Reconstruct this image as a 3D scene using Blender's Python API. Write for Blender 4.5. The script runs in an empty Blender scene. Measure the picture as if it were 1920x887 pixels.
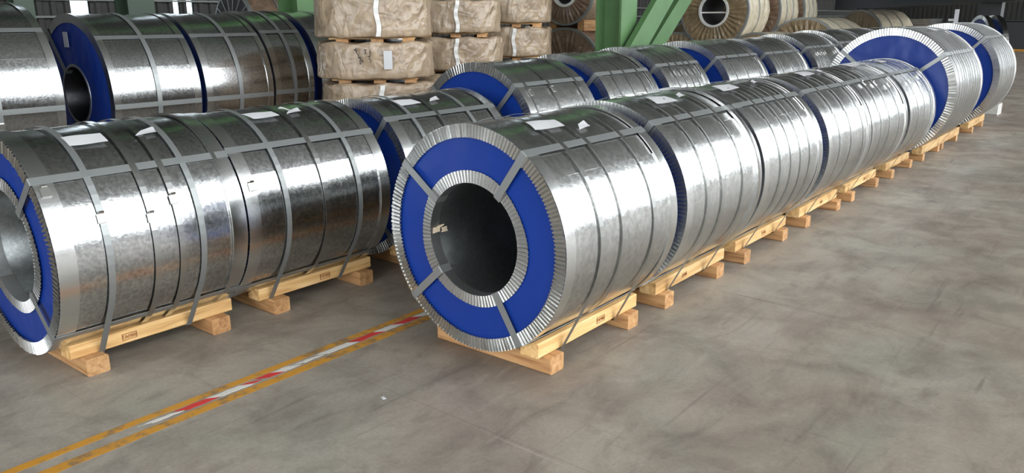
import bpy, math, random
from mathutils import Vector, Matrix
random.seed(7)
PI = math.pi
S = bpy.context.scene
COL = S.collection

# ------------------------------------------------------------------ camera
CAM_H = 1.4877
yaw, pitch, roll, fpx = 0.6782, 0.2678, -0.0057, 1482.0
fwd = Vector((-math.sin(yaw) * math.cos(pitch), math.cos(yaw) * math.cos(pitch), -math.sin(pitch)))
rgt = fwd.cross(Vector((0, 0, 1))).normalized()
upv = rgt.cross(fwd)
c_, s_ = math.cos(roll), math.sin(roll)
r2, u2 = c_ * rgt + s_ * upv, -s_ * rgt + c_ * upv
cd = bpy.data.cameras.new('camera')
cam = bpy.data.objects.new('camera', cd)
COL.objects.link(cam)
m = Matrix.Identity(4)
for i in range(3):
    m[i][0], m[i][1], m[i][2] = r2[i], u2[i], -fwd[i]
m[0][3], m[1][3], m[2][3] = 0, 0, CAM_H
cam.matrix_world = m
cd.sensor_width = 36
cd.lens = fpx / 1920 * 36
cd.clip_start = 0.05
cd.clip_end = 300
S.camera = cam

# ------------------------------------------------------------------ sky and exposure
W = bpy.data.worlds.new('overcast_sky')
S.world = W
W.use_nodes = True
bg = W.node_tree.nodes['Background']
bg.inputs[0].default_value = (0.93, 0.97, 1.0, 1)
bg.inputs[1].default_value = 6.5
S.view_settings.view_transform = 'Standard'
S.view_settings.look = 'None'
S.view_settings.gamma = 1
S.view_settings.use_curve_mapping = False
S.view_settings.exposure = 0.0
try:
    S.cycles.max_bounces = 8
    S.cycles.diffuse_bounces = 5
    S.cycles.glossy_bounces = 5
except Exception:
    pass


# ------------------------------------------------------------------ materials
def lin(r, g, b):
    f = lambda c: ((c / 255) / 12.92) if c / 255 <= 0.04045 else (((c / 255) + 0.055) / 1.055) ** 2.4
    return (f(r), f(g), f(b), 1)


class NT:
    def __init__(s, name):
        s.m = bpy.data.materials.new(name)
        s.m.use_nodes = True
        s.t = s.m.node_tree
        s.b = s.t.nodes['Principled BSDF']

    def n(s, typ, **kw):
        nd = s.t.nodes.new(typ)
        for k, v in kw.items():
            if k.startswith('i_'):
                key = k[2:]
                nd.inputs[int(key) if key.isdigit() else key].default_value = v
            else:
                setattr(nd, k, v)
        return nd

    def l(s, a, b):
        s.t.links.new(a, b)

    def coords(s, scale=(1, 1, 1), kind='Object', rot=(0, 0, 0)):
        tc = s.n('ShaderNodeTexCoord')
        mp = s.n('ShaderNodeMapping')
        mp.inputs['Scale'].default_value = scale
        mp.inputs['Rotation'].default_value = rot
        s.l(tc.outputs[kind], mp.inputs[0])
        return mp.outputs[0]

    def noise(s, vec, scale, detail=4, rough=0.5, dist=0.0):
        nd = s.n('ShaderNodeTexNoise')
        nd.inputs['Scale'].default_value = scale
        nd.inputs['Detail'].default_value = detail
        nd.inputs['Roughness'].default_value = rough
        nd.inputs['Distortion'].default_value = dist
        s.l(vec, nd.inputs['Vector'])
        return nd.outputs['Fac']

    def ramp(s, fac, stops):
        nd = s.n('ShaderNodeValToRGB')
        cr = nd.color_ramp
        while len(cr.elements) < len(stops):
            cr.elements.new(0.5)
        for e, (p, c) in zip(cr.elements, stops):
            e.position = p
            e.color = c if len(c) == 4 else (*c, 1)
        s.l(fac, nd.inputs[0])
        return nd.outputs[0]

    def mix(s, fac, a, b, mode='MIX'):
        nd = s.n('ShaderNodeMix', data_type='RGBA', blend_type=mode)
        for sock, v in ((nd.inputs[0], fac), (nd.inputs[6], a), (nd.inputs[7], b)):
            if hasattr(v, 'links'):
                s.l(v, sock)
            else:
                sock.default_value = v
        return nd.outputs[2]

    def maprange(s, fac, a, b, c, d):
        nd = s.n('ShaderNodeMapRange')
        s.l(fac, nd.inputs[0])
        for i, v in enumerate((a, b, c, d)):
            nd.inputs[i + 1].default_value = v
        return nd.outputs[0]

    def math(s, op, a, b=None):
        nd = s.n('ShaderNodeMath', operation=op)
        for sock, v in ((nd.inputs[0], a), (nd.inputs[1], b)):
            if v is None:
                continue
            if hasattr(v, 'links'):
                s.l(v, sock)
            else:
                sock.default_value = v
        return nd.outputs[0]

    def bump(s, h, strength=0.3, dist=0.01, prev=None):
        nd = s.n('ShaderNodeBump')
        nd.inputs['Strength'].default_value = strength
        nd.inputs['Distance'].default_value = dist
        s.l(h, nd.inputs['Height'])
        if prev is not None:
            s.l(prev, nd.inputs['Normal'])
        return nd.outputs[0]

    def setp(s, **kw):
        names = dict(color='Base Color', metal='Metallic', rough='Roughness', normal='Normal', spec='Specular IOR Level',
                     coat='Coat Weight', coat_rough='Coat Roughness', emit='Emission Color', emit_s='Emission Strength',
                     aniso='Anisotropic', trans='Transmission Weight')
        for k, v in kw.items():
            sock = s.b.inputs[names[k]]
            if hasattr(v, 'links'):
                s.l(v, sock)
            else:
                sock.default_value = v
        return s.m


def simple(name, color, rough=0.5, metal=0.0, **kw):
    return NT(name).setp(color=color, rough=rough, metal=metal, **kw)


def galvanised(name, base=(0.78, 0.79, 0.78), r0=0.215, r1=0.25, spangle=48.0, spread=0.27, sg=0.06):
    t = NT(name)
    v = t.coords()
    info = t.n('ShaderNodeObjectInfo')
    add = t.n('ShaderNodeVectorMath', operation='ADD')
    t.l(v, add.inputs[0])
    sc = t.n('ShaderNodeVectorMath', operation='SCALE')
    cmb = t.n('ShaderNodeCombineXYZ')
    for i in range(3):
        t.l(info.outputs['Random'], cmb.inputs[i])
    t.l(cmb.outputs[0], sc.inputs[0])
    sc.inputs['Scale'].default_value = 37.0
    t.l(sc.outputs[0], add.inputs[1])
    v = add.outputs[0]
    sp1 = t.maprange(t.noise(v, spangle, 3, 0.65), 0.35, 0.65, 0.0, 1.0)
    sp2 = t.maprange(t.noise(v, spangle * 0.6, 2, 0.6), 0.35, 0.65, 0.0, 1.0)
    big = t.noise(v, 2.2, 4, 0.6)
    k = tuple(c * (1 - spread) for c in base)
    col = t.mix(sp1, (*k, 1), (*base, 1))
    dirt = t.maprange(big, 0.35, 0.7, 0.82, 1.0)
    mulc = t.n('ShaderNodeCombineColor')
    for i in range(3):
        t.l(dirt, mulc.inputs[i])
    col = t.mix(1.0, col, mulc.outputs[0], 'MULTIPLY')
    rough = t.math('ADD', t.maprange(sp2, 0, 1, r0, r1), t.maprange(big, 0.3, 0.7, -0.012, 0.012))
    wav = t.noise(v, 3.2, 2, 0.4)
    nrm = t.bump(wav, 0.10, 0.02)
    nrm = t.bump(sp1, sg, 0.004, nrm)
    return t.setp(color=col, rough=rough, metal=1.0, normal=nrm)


M = {}
M['steel'] = galvanised('galvanised_sheet')
M['steel_smooth'] = galvanised('galvanised_sheet_smooth', (0.74, 0.75, 0.75), 0.175, 0.22, 60.0, 0.34, 0.05)
M['bore_black'] = galvanised('dark_shaded_bore', (0.06, 0.06, 0.065), 0.34, 0.44, 60, 0.2)  # back row bores: shade inside the hole put into a near-black base colour
M['steel_dark'] = galvanised('galvanised_bore', (0.30, 0.32, 0.32), 0.34, 0.44, 60, 0.2)  # same galvanised steel, base colour darkened for the shade deep in the bore
M['edge'] = galvanised('galvanised_edge_ring', (0.82, 0.83, 0.82), 0.225, 0.255, 140, 0.10, 0.02)
M['inner_edge'] = galvanised('galvanised_eye_ring', (0.64, 0.65, 0.65), 0.38, 0.46, 140, 0.12, 0.02)
M['strap'] = simple('grey_steel_strap', (0.33, 0.345, 0.34, 1), 0.45, 0.75)
M['strap_bright'] = simple('bare_steel_strap', (0.56, 0.57, 0.56, 1), 0.25, 1.0)
M['seal'] = simple('bright_strap_seal', (0.78, 0.78, 0.76, 1), 0.25, 1.0)
M['paper'] = simple('white_paper', (0.50, 0.50, 0.51, 1), 0.8)
M['scrap'] = simple('tan_paper_scrap', (0.6, 0.5, 0.36, 1), 0.8)


def blue_mat():
    t = NT('blue_plastic_sheet')
    v = t.coords()
    n1 = t.noise(v, 3.5, 2, 0.45)
    scuff = t.noise(v, 22, 4, 0.6)
    f = t.maprange(scuff, 0.74, 0.8, 0.0, 0.5)
    col = t.mix(f, (0.007, 0.034, 0.225, 1), (0.10, 0.15, 0.42, 1))
    return t.setp(color=col, rough=0.30, normal=t.bump(n1, 0.55, 0.03), spec=0.35)


M['blue'] = blue_mat()


def wood_mat(name, c0, c1, c2):
    t = NT(name)
    v = t.coords((14, 1.1, 14))
    info = t.n('ShaderNodeObjectInfo')
    add = t.n('ShaderNodeVectorMath', operation='ADD')
    t.l(v, add.inputs[0])
    cmb = t.n('ShaderNodeCombineXYZ')
    for i in range(3):
        t.l(t.math('MULTIPLY', info.outputs['Random'], 51.0 + 7 * i), cmb.inputs[i])
    t.l(cmb.outputs[0], add.inputs[1])
    v = add.outputs[0]
    g = t.noise(v, 2.3, 6, 0.55, 0.6)
    fine = t.noise(v, 9, 3, 0.6)
    col = t.ramp(g, [(0.3, c0), (0.5, c1), (0.72, c2)])
    tint = t.maprange(info.outputs['Random'], 0, 1, 0.78, 1.06)
    cc = t.n('ShaderNodeCombineColor')
    for i in range(3):
        t.l(tint, cc.inputs[i])
    col = t.mix(1.0, col, cc.outputs[0], 'MULTIPLY')
    vo = t.n('ShaderNodeTexVoronoi')
    vo.inputs['Scale'].default_value = 0.55
    t.l(v, vo.inputs['Vector'])
    knot = t.maprange(vo.outputs['Distance'], 0.02, 0.16, 0.75, 0.0)
    col = t.mix(knot, col, lin(120, 78, 38))
    return t.setp(color=col, rough=0.7, normal=t.bump(fine, 0.25, 0.004))


M['wood'] = wood_mat('pine_timber', lin(184, 138, 84), lin(210, 170, 112), lin(228, 194, 144))
M['wood_dull'] = wood_mat('pine_crosser_timber', lin(148, 102, 62), lin(186, 140, 92), lin(206, 164, 116))
M['stamp'] = simple('brown_branding_ink', lin(120, 58, 20), 0.8)


def floor_mat():
    t = NT('worn_concrete')
    v = t.coords(kind='Object')
    # object origin = world origin for every slab
    a = t.noise(v, 0.55, 5, 0.6, 0.4)
    b = t.noise(v, 2.6, 6, 0.62, 0.5)
    col = t.ramp(a, [(0.3, lin(132, 118, 106)), (0.5, lin(154, 143, 130)), (0.7, lin(168, 162, 149))])
    c = t.noise(v, 1.1, 4, 0.55, 0.8)
    col = t.mix(t.maprange(c, 0.52, 0.68, 0.0, 0.30), col, lin(132, 140, 126))
    col = t.mix(t.maprange(b, 0.42, 0.66, 0.0, 0.55), col, lin(100, 90, 81))
    # rubbed patches drawn out along the rows
    w = t.coords((1, 0.38, 1), 'Object', (0, 0, 0.1))
    p = t.noise(w, 7.0, 7, 0.68, 0.8)
    col = t.mix(t.maprange(p, 0.52, 0.70, 0.0, 0.5), col, lin(94, 86, 78))
    col = t.mix(t.maprange(p, 0.46, 0.34, 0.0, 0.35), col, lin(168, 161, 148))
    # wheel scuffs and scratches
    for sc, rot, k, lo, hi, amt in (((9, 0.45, 1), 0.35, 1.6, 0.62, 0.72, 0.42), ((0.4, 13, 1), 0.25, 1.6, 0.63, 0.72, 0.35), ((14, 0.3, 1), -0.15, 1.2, 0.66, 0.73, 0.4)):
        w = t.coords(sc, 'Object', (0, 0, rot))
        q = t.noise(w, k, 4, 0.6, 0.7)
        gate = t.maprange(t.noise(v, 0.9 + sc[0] * 0.02, 2, 0.5), 0.42, 0.56, 0.0, 1.0)
        col = t.mix(t.math('MULTIPLY', t.maprange(q, lo, hi, 0.0, amt), gate), col, lin(66, 60, 56))
    w = t.coords((0.5, 30, 1), 'Object', (0, 0, -0.5))
    q = t.noise(w, 1.3, 3, 0.6, 0.3)
    col = t.mix(t.maprange(q, 0.70, 0.74, 0.0, 0.5), col, lin(182, 176, 166))
    fine = t.noise(v, 60, 4, 0.7)
    col = t.mix(t.maprange(fine, 0.35, 0.65, 0.0, 0.22), col, lin(90, 84, 76))
    rough = t.maprange(b, 0.3, 0.7, 0.38, 0.60)
    return t.setp(color=col, rough=rough, normal=t.bump(fine, 0.12, 0.003), spec=0.4)


M['floor'] = floor_mat()
M['subbase'] = simple('dark_joint_filler', lin(38, 35, 32), 0.9)


def worn_paint(name, c, wear):
    t = NT(name)
    v = t.coords()
    n = t.noise(v, 14, 6, 0.7)
    n2 = t.noise(v, 3, 3, 0.6)
    f = t.math('ADD', t.math('MULTIPLY', n, 0.6), t.math('MULTIPLY', n2, 0.4))
    col = t.mix(t.maprange(f, wear, wear + 0.09, 0.0, 0.85), c, lin(112, 98, 78))
    return t.setp(color=col, rough=0.6)


M['yellow'] = worn_paint('worn_yellow_paint', lin(190, 134, 40), 0.50)
M['red'] = worn_paint('worn_red_tape', lin(196, 50, 44), 0.58)
M['white'] = worn_paint('worn_white_tape', lin(206, 202, 194), 0.58)


def green_mat(name, c):
    t = NT(name)
    v = t.coords()
    n = t.noise(v, 3, 5, 0.6)
    col = t.mix(t.maprange(n, 0.4, 0.7, 0.0, 0.4), c, tuple(x * 0.6 for x in c[:3]) + (1,))
    return t.setp(color=col, rough=0.5)


M['green'] = green_mat('green_painted_steel', lin(86, 122, 78))
M['green_dark'] = green_mat('dark_green_painted_steel', lin(46, 64, 48))


def kraft(name, c0, c1, wr=26.0, rough=0.29):
    t = NT(name)
    v = t.coords()
    n = t.noise(v, 5, 5, 0.6, 1.2)
    col = t.ramp(n, [(0.3, c0), (0.65, c1)])
    f1 = t.noise(t.coords((1, 1, 0.45), 'Object', (0.5, 0.3, 0.2)), wr * 0.20, 2, 0.4, 1.1)
    f2 = t.noise(t.coords((0.5, 1, 1), 'Object', (0.2, -0.6, 0.9)), wr * 0.4, 2, 0.4, 1.0)
    ridge = t.math('ABSOLUTE', t.math('SUBTRACT', f1, 0.5))
    h = t.math('ADD', t.math('MULTIPLY', ridge, -2.2), t.math('MULTIPLY', f2, 0.6))
    return t.setp(color=col, rough=rough, normal=t.bump(h, 0.5, 0.045), spec=0.5)


M['kraft'] = kraft('kraft_wrapping', lin(134, 116, 96), lin(170, 150, 126))
M['kraft_dark'] = kraft('brown_wrapping', lin(104, 84, 68), lin(136, 112, 92))
M['kraft_pale'] = kraft('cream_wrapping', lin(176, 164, 140), lin(202, 192, 170), 14)
M['kraft_face'] = kraft('olive_brown_wrapping', lin(112, 96, 72), lin(146, 126, 96))
M['film'] = simple('clear_tape_band', (0.66, 0.65, 0.62, 1), 0.25)
M['dark'] = simple('dark_steel_plate', (0.035, 0.035, 0.038, 1), 0.6)
M['black'] = simple('black_rubber', (0.015, 0.015, 0.015, 1), 0.7)
M['ink'] = simple('black_marker_ink', (0.03, 0.025, 0.02, 1), 0.7)
M['clad'] = simple('dark_wall_cladding', lin(54, 54, 51), 0.6, 0.2)
M['girt'] = simple('grey_wall_girt', lin(120, 124, 120), 0.6)
M['roof'] = simple('grey_roof_sheeting', lin(104, 104, 100), 0.7)
M['concrete'] = simple('pale_concrete_block', lin(190, 188, 182), 0.8)
M['wall_plain'] = simple('grey_side_wall', lin(120, 122, 120), 0.7)


def pane_mat():
    t = NT('translucent_window_sheet')
    tr = t.n('ShaderNodeBsdfTransparent')
    tr.inputs[0].default_value = (0.86, 0.9, 0.92, 1)
    out = t.t.nodes['Material Output']
    mx = t.n('ShaderNodeMixShader')
    mx.inputs[0].default_value = 0.12
    t.l(tr.outputs[0], mx.inputs[1])
    t.l(t.b.outputs[0], mx.inputs[2])
    t.l(mx.outputs[0], out.inputs[0])
    t.setp(color=(0.8, 0.85, 0.86, 1), rough=0.2)
    return t.m


M['pane'] = pane_mat()


# ------------------------------------------------------------------ mesh helpers
class MB:
    def __init__(s):
        s.v, s.f, s.sm = [], [], []

    def add(s, vs, fs, smooth=False):
        o = len(s.v)
        s.v += [tuple(p) for p in vs]
        s.f += [tuple(i + o for i in f) for f in fs]
        s.sm += [smooth] * len(fs)

    def box(s, x0, x1, y0, y1, z0, z1, bev=0.0):
        if bev <= 0:
            vs = [(x, y, z) for x in (x0, x1) for y in (y0, y1) for z in (z0, z1)]
            fs = [(0, 1, 3, 2), (4, 6, 7, 5), (0, 4, 5, 1), (2, 3, 7, 6), (0, 2, 6, 4), (1, 5, 7, 3)]
            s.add(vs, fs)
            return
        # chamfered along the longest axis: octagonal prism
        dims = [x1 - x0, y1 - y0, z1 - z0]
        ax = dims.index(max(dims))
        lo = [x0, y0, z0]
        hi = [x1, y1, z1]
        a, b = [i for i in range(3) if i != ax]
        pr = [(lo[a] + bev, lo[b]), (hi[a] - bev, lo[b]), (hi[a], lo[b] + bev), (hi[a], hi[b] - bev),
              (hi[a] - bev, hi[b]), (lo[a] + bev, hi[b]), (lo[a], hi[b] - bev), (lo[a], lo[b] + bev)]
        s.prism(pr, ax, lo[ax], hi[ax])

    def prism(s, prof, ax, c0, c1):
        a, b = [i for i in range(3) if i != ax]
        n = len(prof)
        vs = []
        for c in (c0, c1):
            for p in prof:
                q = [0, 0, 0]
                q[a], q[b], q[ax] = p[0], p[1], c
                vs.append(q)
        fs = [(i, (i + 1) % n, n + (i + 1) % n, n + i) for i in range(n)]
        fs += [tuple(range(n))[::-1], tuple(range(n, 2 * n))]
        s.add(vs, fs)

    def bar(s, p0, p1, w, h, up=(0, 0, 1)):
        p0, p1 = Vector(p0), Vector(p1)
        d = (p1 - p0).normalized()
        a = d.cross(Vector(up)).normalized()
        b = a.cross(d)
        vs = [p + a * (sx * w / 2) + b * (sz * h / 2) for p in (p0, p1) for sx, sz in ((-1, -1), (1, -1), (1, 1), (-1, 1))]
        s.add(vs, [(0, 1, 5, 4), (1, 2, 6, 5), (2, 3, 7, 6), (3, 0, 4, 7), (3, 2, 1, 0), (4, 5, 6, 7)])

    def lathe(s, prof, n, zc=0.0, smooth=True, closed=False, a0=0.0, a1=2 * PI, wob=None):
        """profile of (r, y) turned about the y axis at height zc"""
        full = abs(a1 - a0 - 2 * PI) < 1e-6
        k = n if full else n + 1
        m_ = len(prof)
        vs = []
        for i in range(k):
            t = a0 + (a1 - a0) * i / n
            for (r, y) in prof:
                if wob:
                    r, y = wob(r, y, t)
                vs.append((r * math.cos(t), y, zc + r * math.sin(t)))
        fs = []
        for i in range(n):
            j = (i + 1) % k
            for q in range(m_ if closed else m_ - 1):
                q2 = (q + 1) % m_
                fs.append((i * m_ + q, i * m_ + q2, j * m_ + q2, j * m_ + q))
        s.add(vs, fs, smooth)

    def ribbon(s, pts, nrm, wid, width, th, closed=False):
        n = len(pts)
        vs = []
        for p, q, w in zip(pts, nrm, wid):
            p, q, w = Vector(p), Vector(q), Vector(w)
            for a, b in ((-1, 0), (-1, 1), (1, 1), (1, 0)):
                vs.append(p + w * (a * width / 2) + q * (b * th))
        fs = []
        for i in range(n if closed else n - 1):
            j = (i + 1) % n
            for k in range(4):
                fs.append((i * 4 + k, i * 4 + (k + 1) % 4, j * 4 + (k + 1) % 4, j * 4 + k))
        if not closed:
            fs += [(3, 2, 1, 0), tuple((n - 1) * 4 + k for k in range(4))]
        s.add(vs, fs)

    def build(s, name, mat, parent=None, **tags):
        me = bpy.data.meshes.new(name)
        me.from_pydata(s.v, [], s.f)
        me.polygons.foreach_set('use_smooth', s.sm)
        me.materials.append(mat)
        me.update()
        o = bpy.data.objects.new(name, me)
        COL.objects.link(o)
        if parent:
            o.parent = parent
        for k, v in tags.items():
            o[k] = v
        return o


def thing(name, loc, label, cat, group=None, rz=0.0):
    o = bpy.data.objects.new(name, None)
    o.empty_display_size = 0.1
    o.location = loc
    o.rotation_euler = (0, 0, rz)
    COL.objects.link(o)
    o['label'] = label
    o['category'] = cat
    if group:
        o['group'] = group
    return o


def inst(src, parent, loc=(0, 0, 0), rot=(0, 0, 0)):
    o = src.copy()
    COL.objects.link(o)
    o.parent = parent
    o.location = loc
    o.rotation_euler = rot
    return o


# ------------------------------------------------------------------ setting
fl = MB()
fl.box(-16, 12, -11, 48, -0.12, -0.02)
floor = fl.build('floor', M['subbase'], kind='structure')
G = 0.0012
GY = [0.001, 0.001, 0.0008, 0.002, 0.01, 0.006, 0.006, 0.006, 0]
xs = [-16, -5.55, 4.2, 12]
ys = [-11, -5, 2.02, 9.05, 16.1, 23, 30, 37, 48]
for i in range(len(xs) - 1):
    for j in range(len(ys) - 1):
        sb = MB()
        sb.box(xs[i] + G, xs[i + 1] - G, ys[j] + GY[j], ys[j + 1] - GY[j + 1], -0.02, 0.0)
        sb.build('floor_slab', M['floor'], floor)

XL, XR, YB, YF, ZR = -13.0, 9.0, 46.5, -9.0, 12.0
# left wall: corrugated cladding between tall translucent strips
wl = MB()


def corrug(mb, y0, y1, z0, z1, x, pitch=0.2, d=0.035):
    n = max(1, int(round((y1 - y0) / pitch)))
    p = (y1 - y0) / n
    prof = []
    for i in range(n):
        a = y0 + i * p
        prof += [(x, a), (x, a + p * 0.45), (x + d, a + p * 0.55), (x + d, a + p * 0.9)]
    prof.append((x, y1))
    vs = [(q[0], q[1], z) for q in prof for z in (z0, z1)]
    fs = [(2 * i, 2 * i + 2, 2 * i + 3, 2 * i + 1) for i in range(len(prof) - 1)]
    mb.add(vs, fs)


strips = [(5.526, 5.785), (7.165, 7.259), (7.4, 7.506), (12.2, 12.5), (17.0, 17.4), (24.0, 24.5), (31, 31.6)]
prev = YF
for (a, b) in strips:
    corrug(wl, prev, a, 0, ZR, XL)
    corrug(wl, a, b, 0, 0.7, XL)
    corrug(wl, a, b, 6.0, ZR, XL)
    prev = b
corrug(wl, prev, YB, 0, ZR, XL)
wall_left = wl.build('wall_left', M['clad'], kind='structure')
for z in (0.95, 1.55, 1.8, 3.2, 4.8, 6.5):
    g = MB()
    g.box(XL + 0.04, XL + 0.10, YF, YB, z, z + 0.03)
    g.build('girt', M['girt'], wall_left)
for k, (a, b) in enumerate(strips):
    w = MB()
    w.box(XL - 0.03, XL, a - 0.02, a, 0.7, 6.0)
    w.box(XL - 0.03, XL, b, b + 0.02, 0.7, 6.0)
    w.box(XL - 0.03, XL, a, b, 5.96, 6.0)
    w.box(XL - 0.03, XL, a, b, 0.7, 0.74)
    wf = w.build('window_%d' % (k + 1), M['girt'], kind='structure')
    p = MB()
    p.box(XL - 0.02, XL - 0.012, a, b, 0.74, 5.96)
    p.build('pane', M['pane'], wf)
wb = MB()
vs0 = len(wb.v)
n = 100
for i in range(n):
    x0 = XL + (XR - XL) * i / n
    x1 = XL + (XR - XL) * (i + 1) / n
    mid = x0 + (x1 - x0) * 0.5
    wb.add([(x0, YB, 0), (mid, YB, 0), (mid, YB, ZR), (x0, YB, ZR)], [(0, 1, 2, 3)])
    wb.add([(mid, YB - 0.04, 0), (x1, YB - 0.04, 0), (x1, YB - 0.04, ZR), (mid, YB - 0.04, ZR)], [(0, 1, 2, 3)])
    wb.add([(mid, YB, 0), (mid, YB - 0.04, 0), (mid, YB - 0.04, ZR), (mid, YB, ZR)], [(0, 1, 2, 3)])
    wb.add([(x1, YB, 0), (x1, YB - 0.04, 0), (x1, YB - 0.04, ZR), (x1, YB, ZR)], [(0, 1, 2, 3)])
wb.build('wall_back', M['clad'], kind='structure')
# right wall: low sill wall, tall glazed band between steel columns
wr = MB()
wr.box(XR, XR + 0.2, YF, YB, 0, 1.6)
wr.box(XR, XR + 0.2, YF, YB, 10.6, ZR)
wr.build('wall_right', M['wall_plain'], kind='structure')
wn = len(strips) + 1
y = YF
while y < YB - 0.1:
    w = MB()
    w.box(XR, XR + 0.25, y, y + 0.22, 1.6, 10.6)
    w.box(XR + 0.05, XR + 0.15, y + 0.22, y + 7.0, 5.1, 5.22)
    w.box(XR + 0.05, XR + 0.15, y + 0.22, y + 7.0, 7.8, 7.92)
    w.build('window_%d' % wn, M['green_dark'], kind='structure')
    wn += 1
    y += 7.0
# wall behind the camera with a tall open doorway
wf_ = MB()
wf_.box(XL, -5.0, YF - 0.2, YF, 0, ZR)
wf_.box(5.5, XR, YF - 0.2, YF, 0, ZR)
wf_.box(-5.0, 5.5, YF - 0.2, YF, 6.5, ZR)
wf_.build('wall_front', M['wall_plain'], kind='structure')
rf = MB()
rf.box(XL - 0.3, XR + 0.3, YF - 0.3, YB + 0.3, ZR, ZR + 0.1)
rf.build('ceiling', M['roof'], kind='structure')
for k, yy in enumerate((-4, 3, 10, 17, 24, 31)):
    b = MB()
    b.box(XL, XR, yy, yy + 0.3, 10.9, 11.6)
    b.build('trim_%d' % (k + 1), M['girt'], kind='structure')


# ------------------------------------------------------------------ coils
def ang(a):
    return (math.cos(a), math.sin(a))


def pleat_ring(mb, r_in, r_out, n, depth, zc, y=0.0, sgn=-1, wavy=0.0, lip=None, seed=0):
    rnd = random.Random(seed)
    vs, fs = [], []
    ph = [rnd.uniform(0, 6.28) for _ in range(3)]
    for i in range(n):
        t0 = 2 * PI * i / n
        dt = 2 * PI / n
        w = wavy * (math.sin(3 * t0 + ph[0]) + 0.7 * math.sin(5 * t0 + ph[1]))
        d = depth * rnd.uniform(0.8, 1.15)
        for (tt, yy) in ((0.0, 0.1), (0.2, 0.85), (0.72, 1.0), (0.9, 0.2)):
            c, s = ang(t0 + tt * dt)
            for r in (r_in + (w if wavy and sgn_in else 0), r_out + (w if wavy and not sgn_in else 0)):
                vs.append((r * c, y + sgn * d * yy, zc + r * s))
    k = 4 * n
    for i in range(k):
        j = (i + 1) % k
        fs.append((2 * i, 2 * j, 2 * j + 1, 2 * i + 1))
    mb.add(vs, fs, False)


sgn_in = False


def hull_path(R, zc, bx, zb, n=72):
    pts = [(R * math.cos(2 * PI * i / n), zc + R * math.sin(2 * PI * i / n)) for i in range(n)]
    pts += [(bx, zb), (-bx, zb)]
    pts = sorted(pts)

    def half(seq):
        h = []
        for p in seq:
            while len(h) >= 2 and (h[-1][0] - h[-2][0]) * (p[1] - h[-2][1]) - (h[-1][1] - h[-2][1]) * (p[0] - h[-2][0]) <= 1e-12:
                h.pop()
            h.append(p)
        return h[:-1]
    return half(pts) + half(pts[::-1])


def loop_strap(mb, path, y, width, th):
    n = len(path)
    cx = sum(p[0] for p in path) / n
    cz = sum(p[1] for p in path) / n
    P, N, Wd = [], [], []
    for i, p in enumerate(path):
        a, b = path[i - 1], path[(i + 1) % n]
        t = Vector((b[0] - a[0], 0, b[1] - a[1])).normalized()
        nn = Vector((t.z, 0, -t.x))
        if nn.x * (p[0] - cx) + nn.z * (p[1] - cz) < 0:
            nn = -nn
        P.append((p[0], y, p[1]))
        N.append(nn)
        Wd.append((0, 1, 0))
    mb.ribbon(P, N, Wd, width, th, True)


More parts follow.
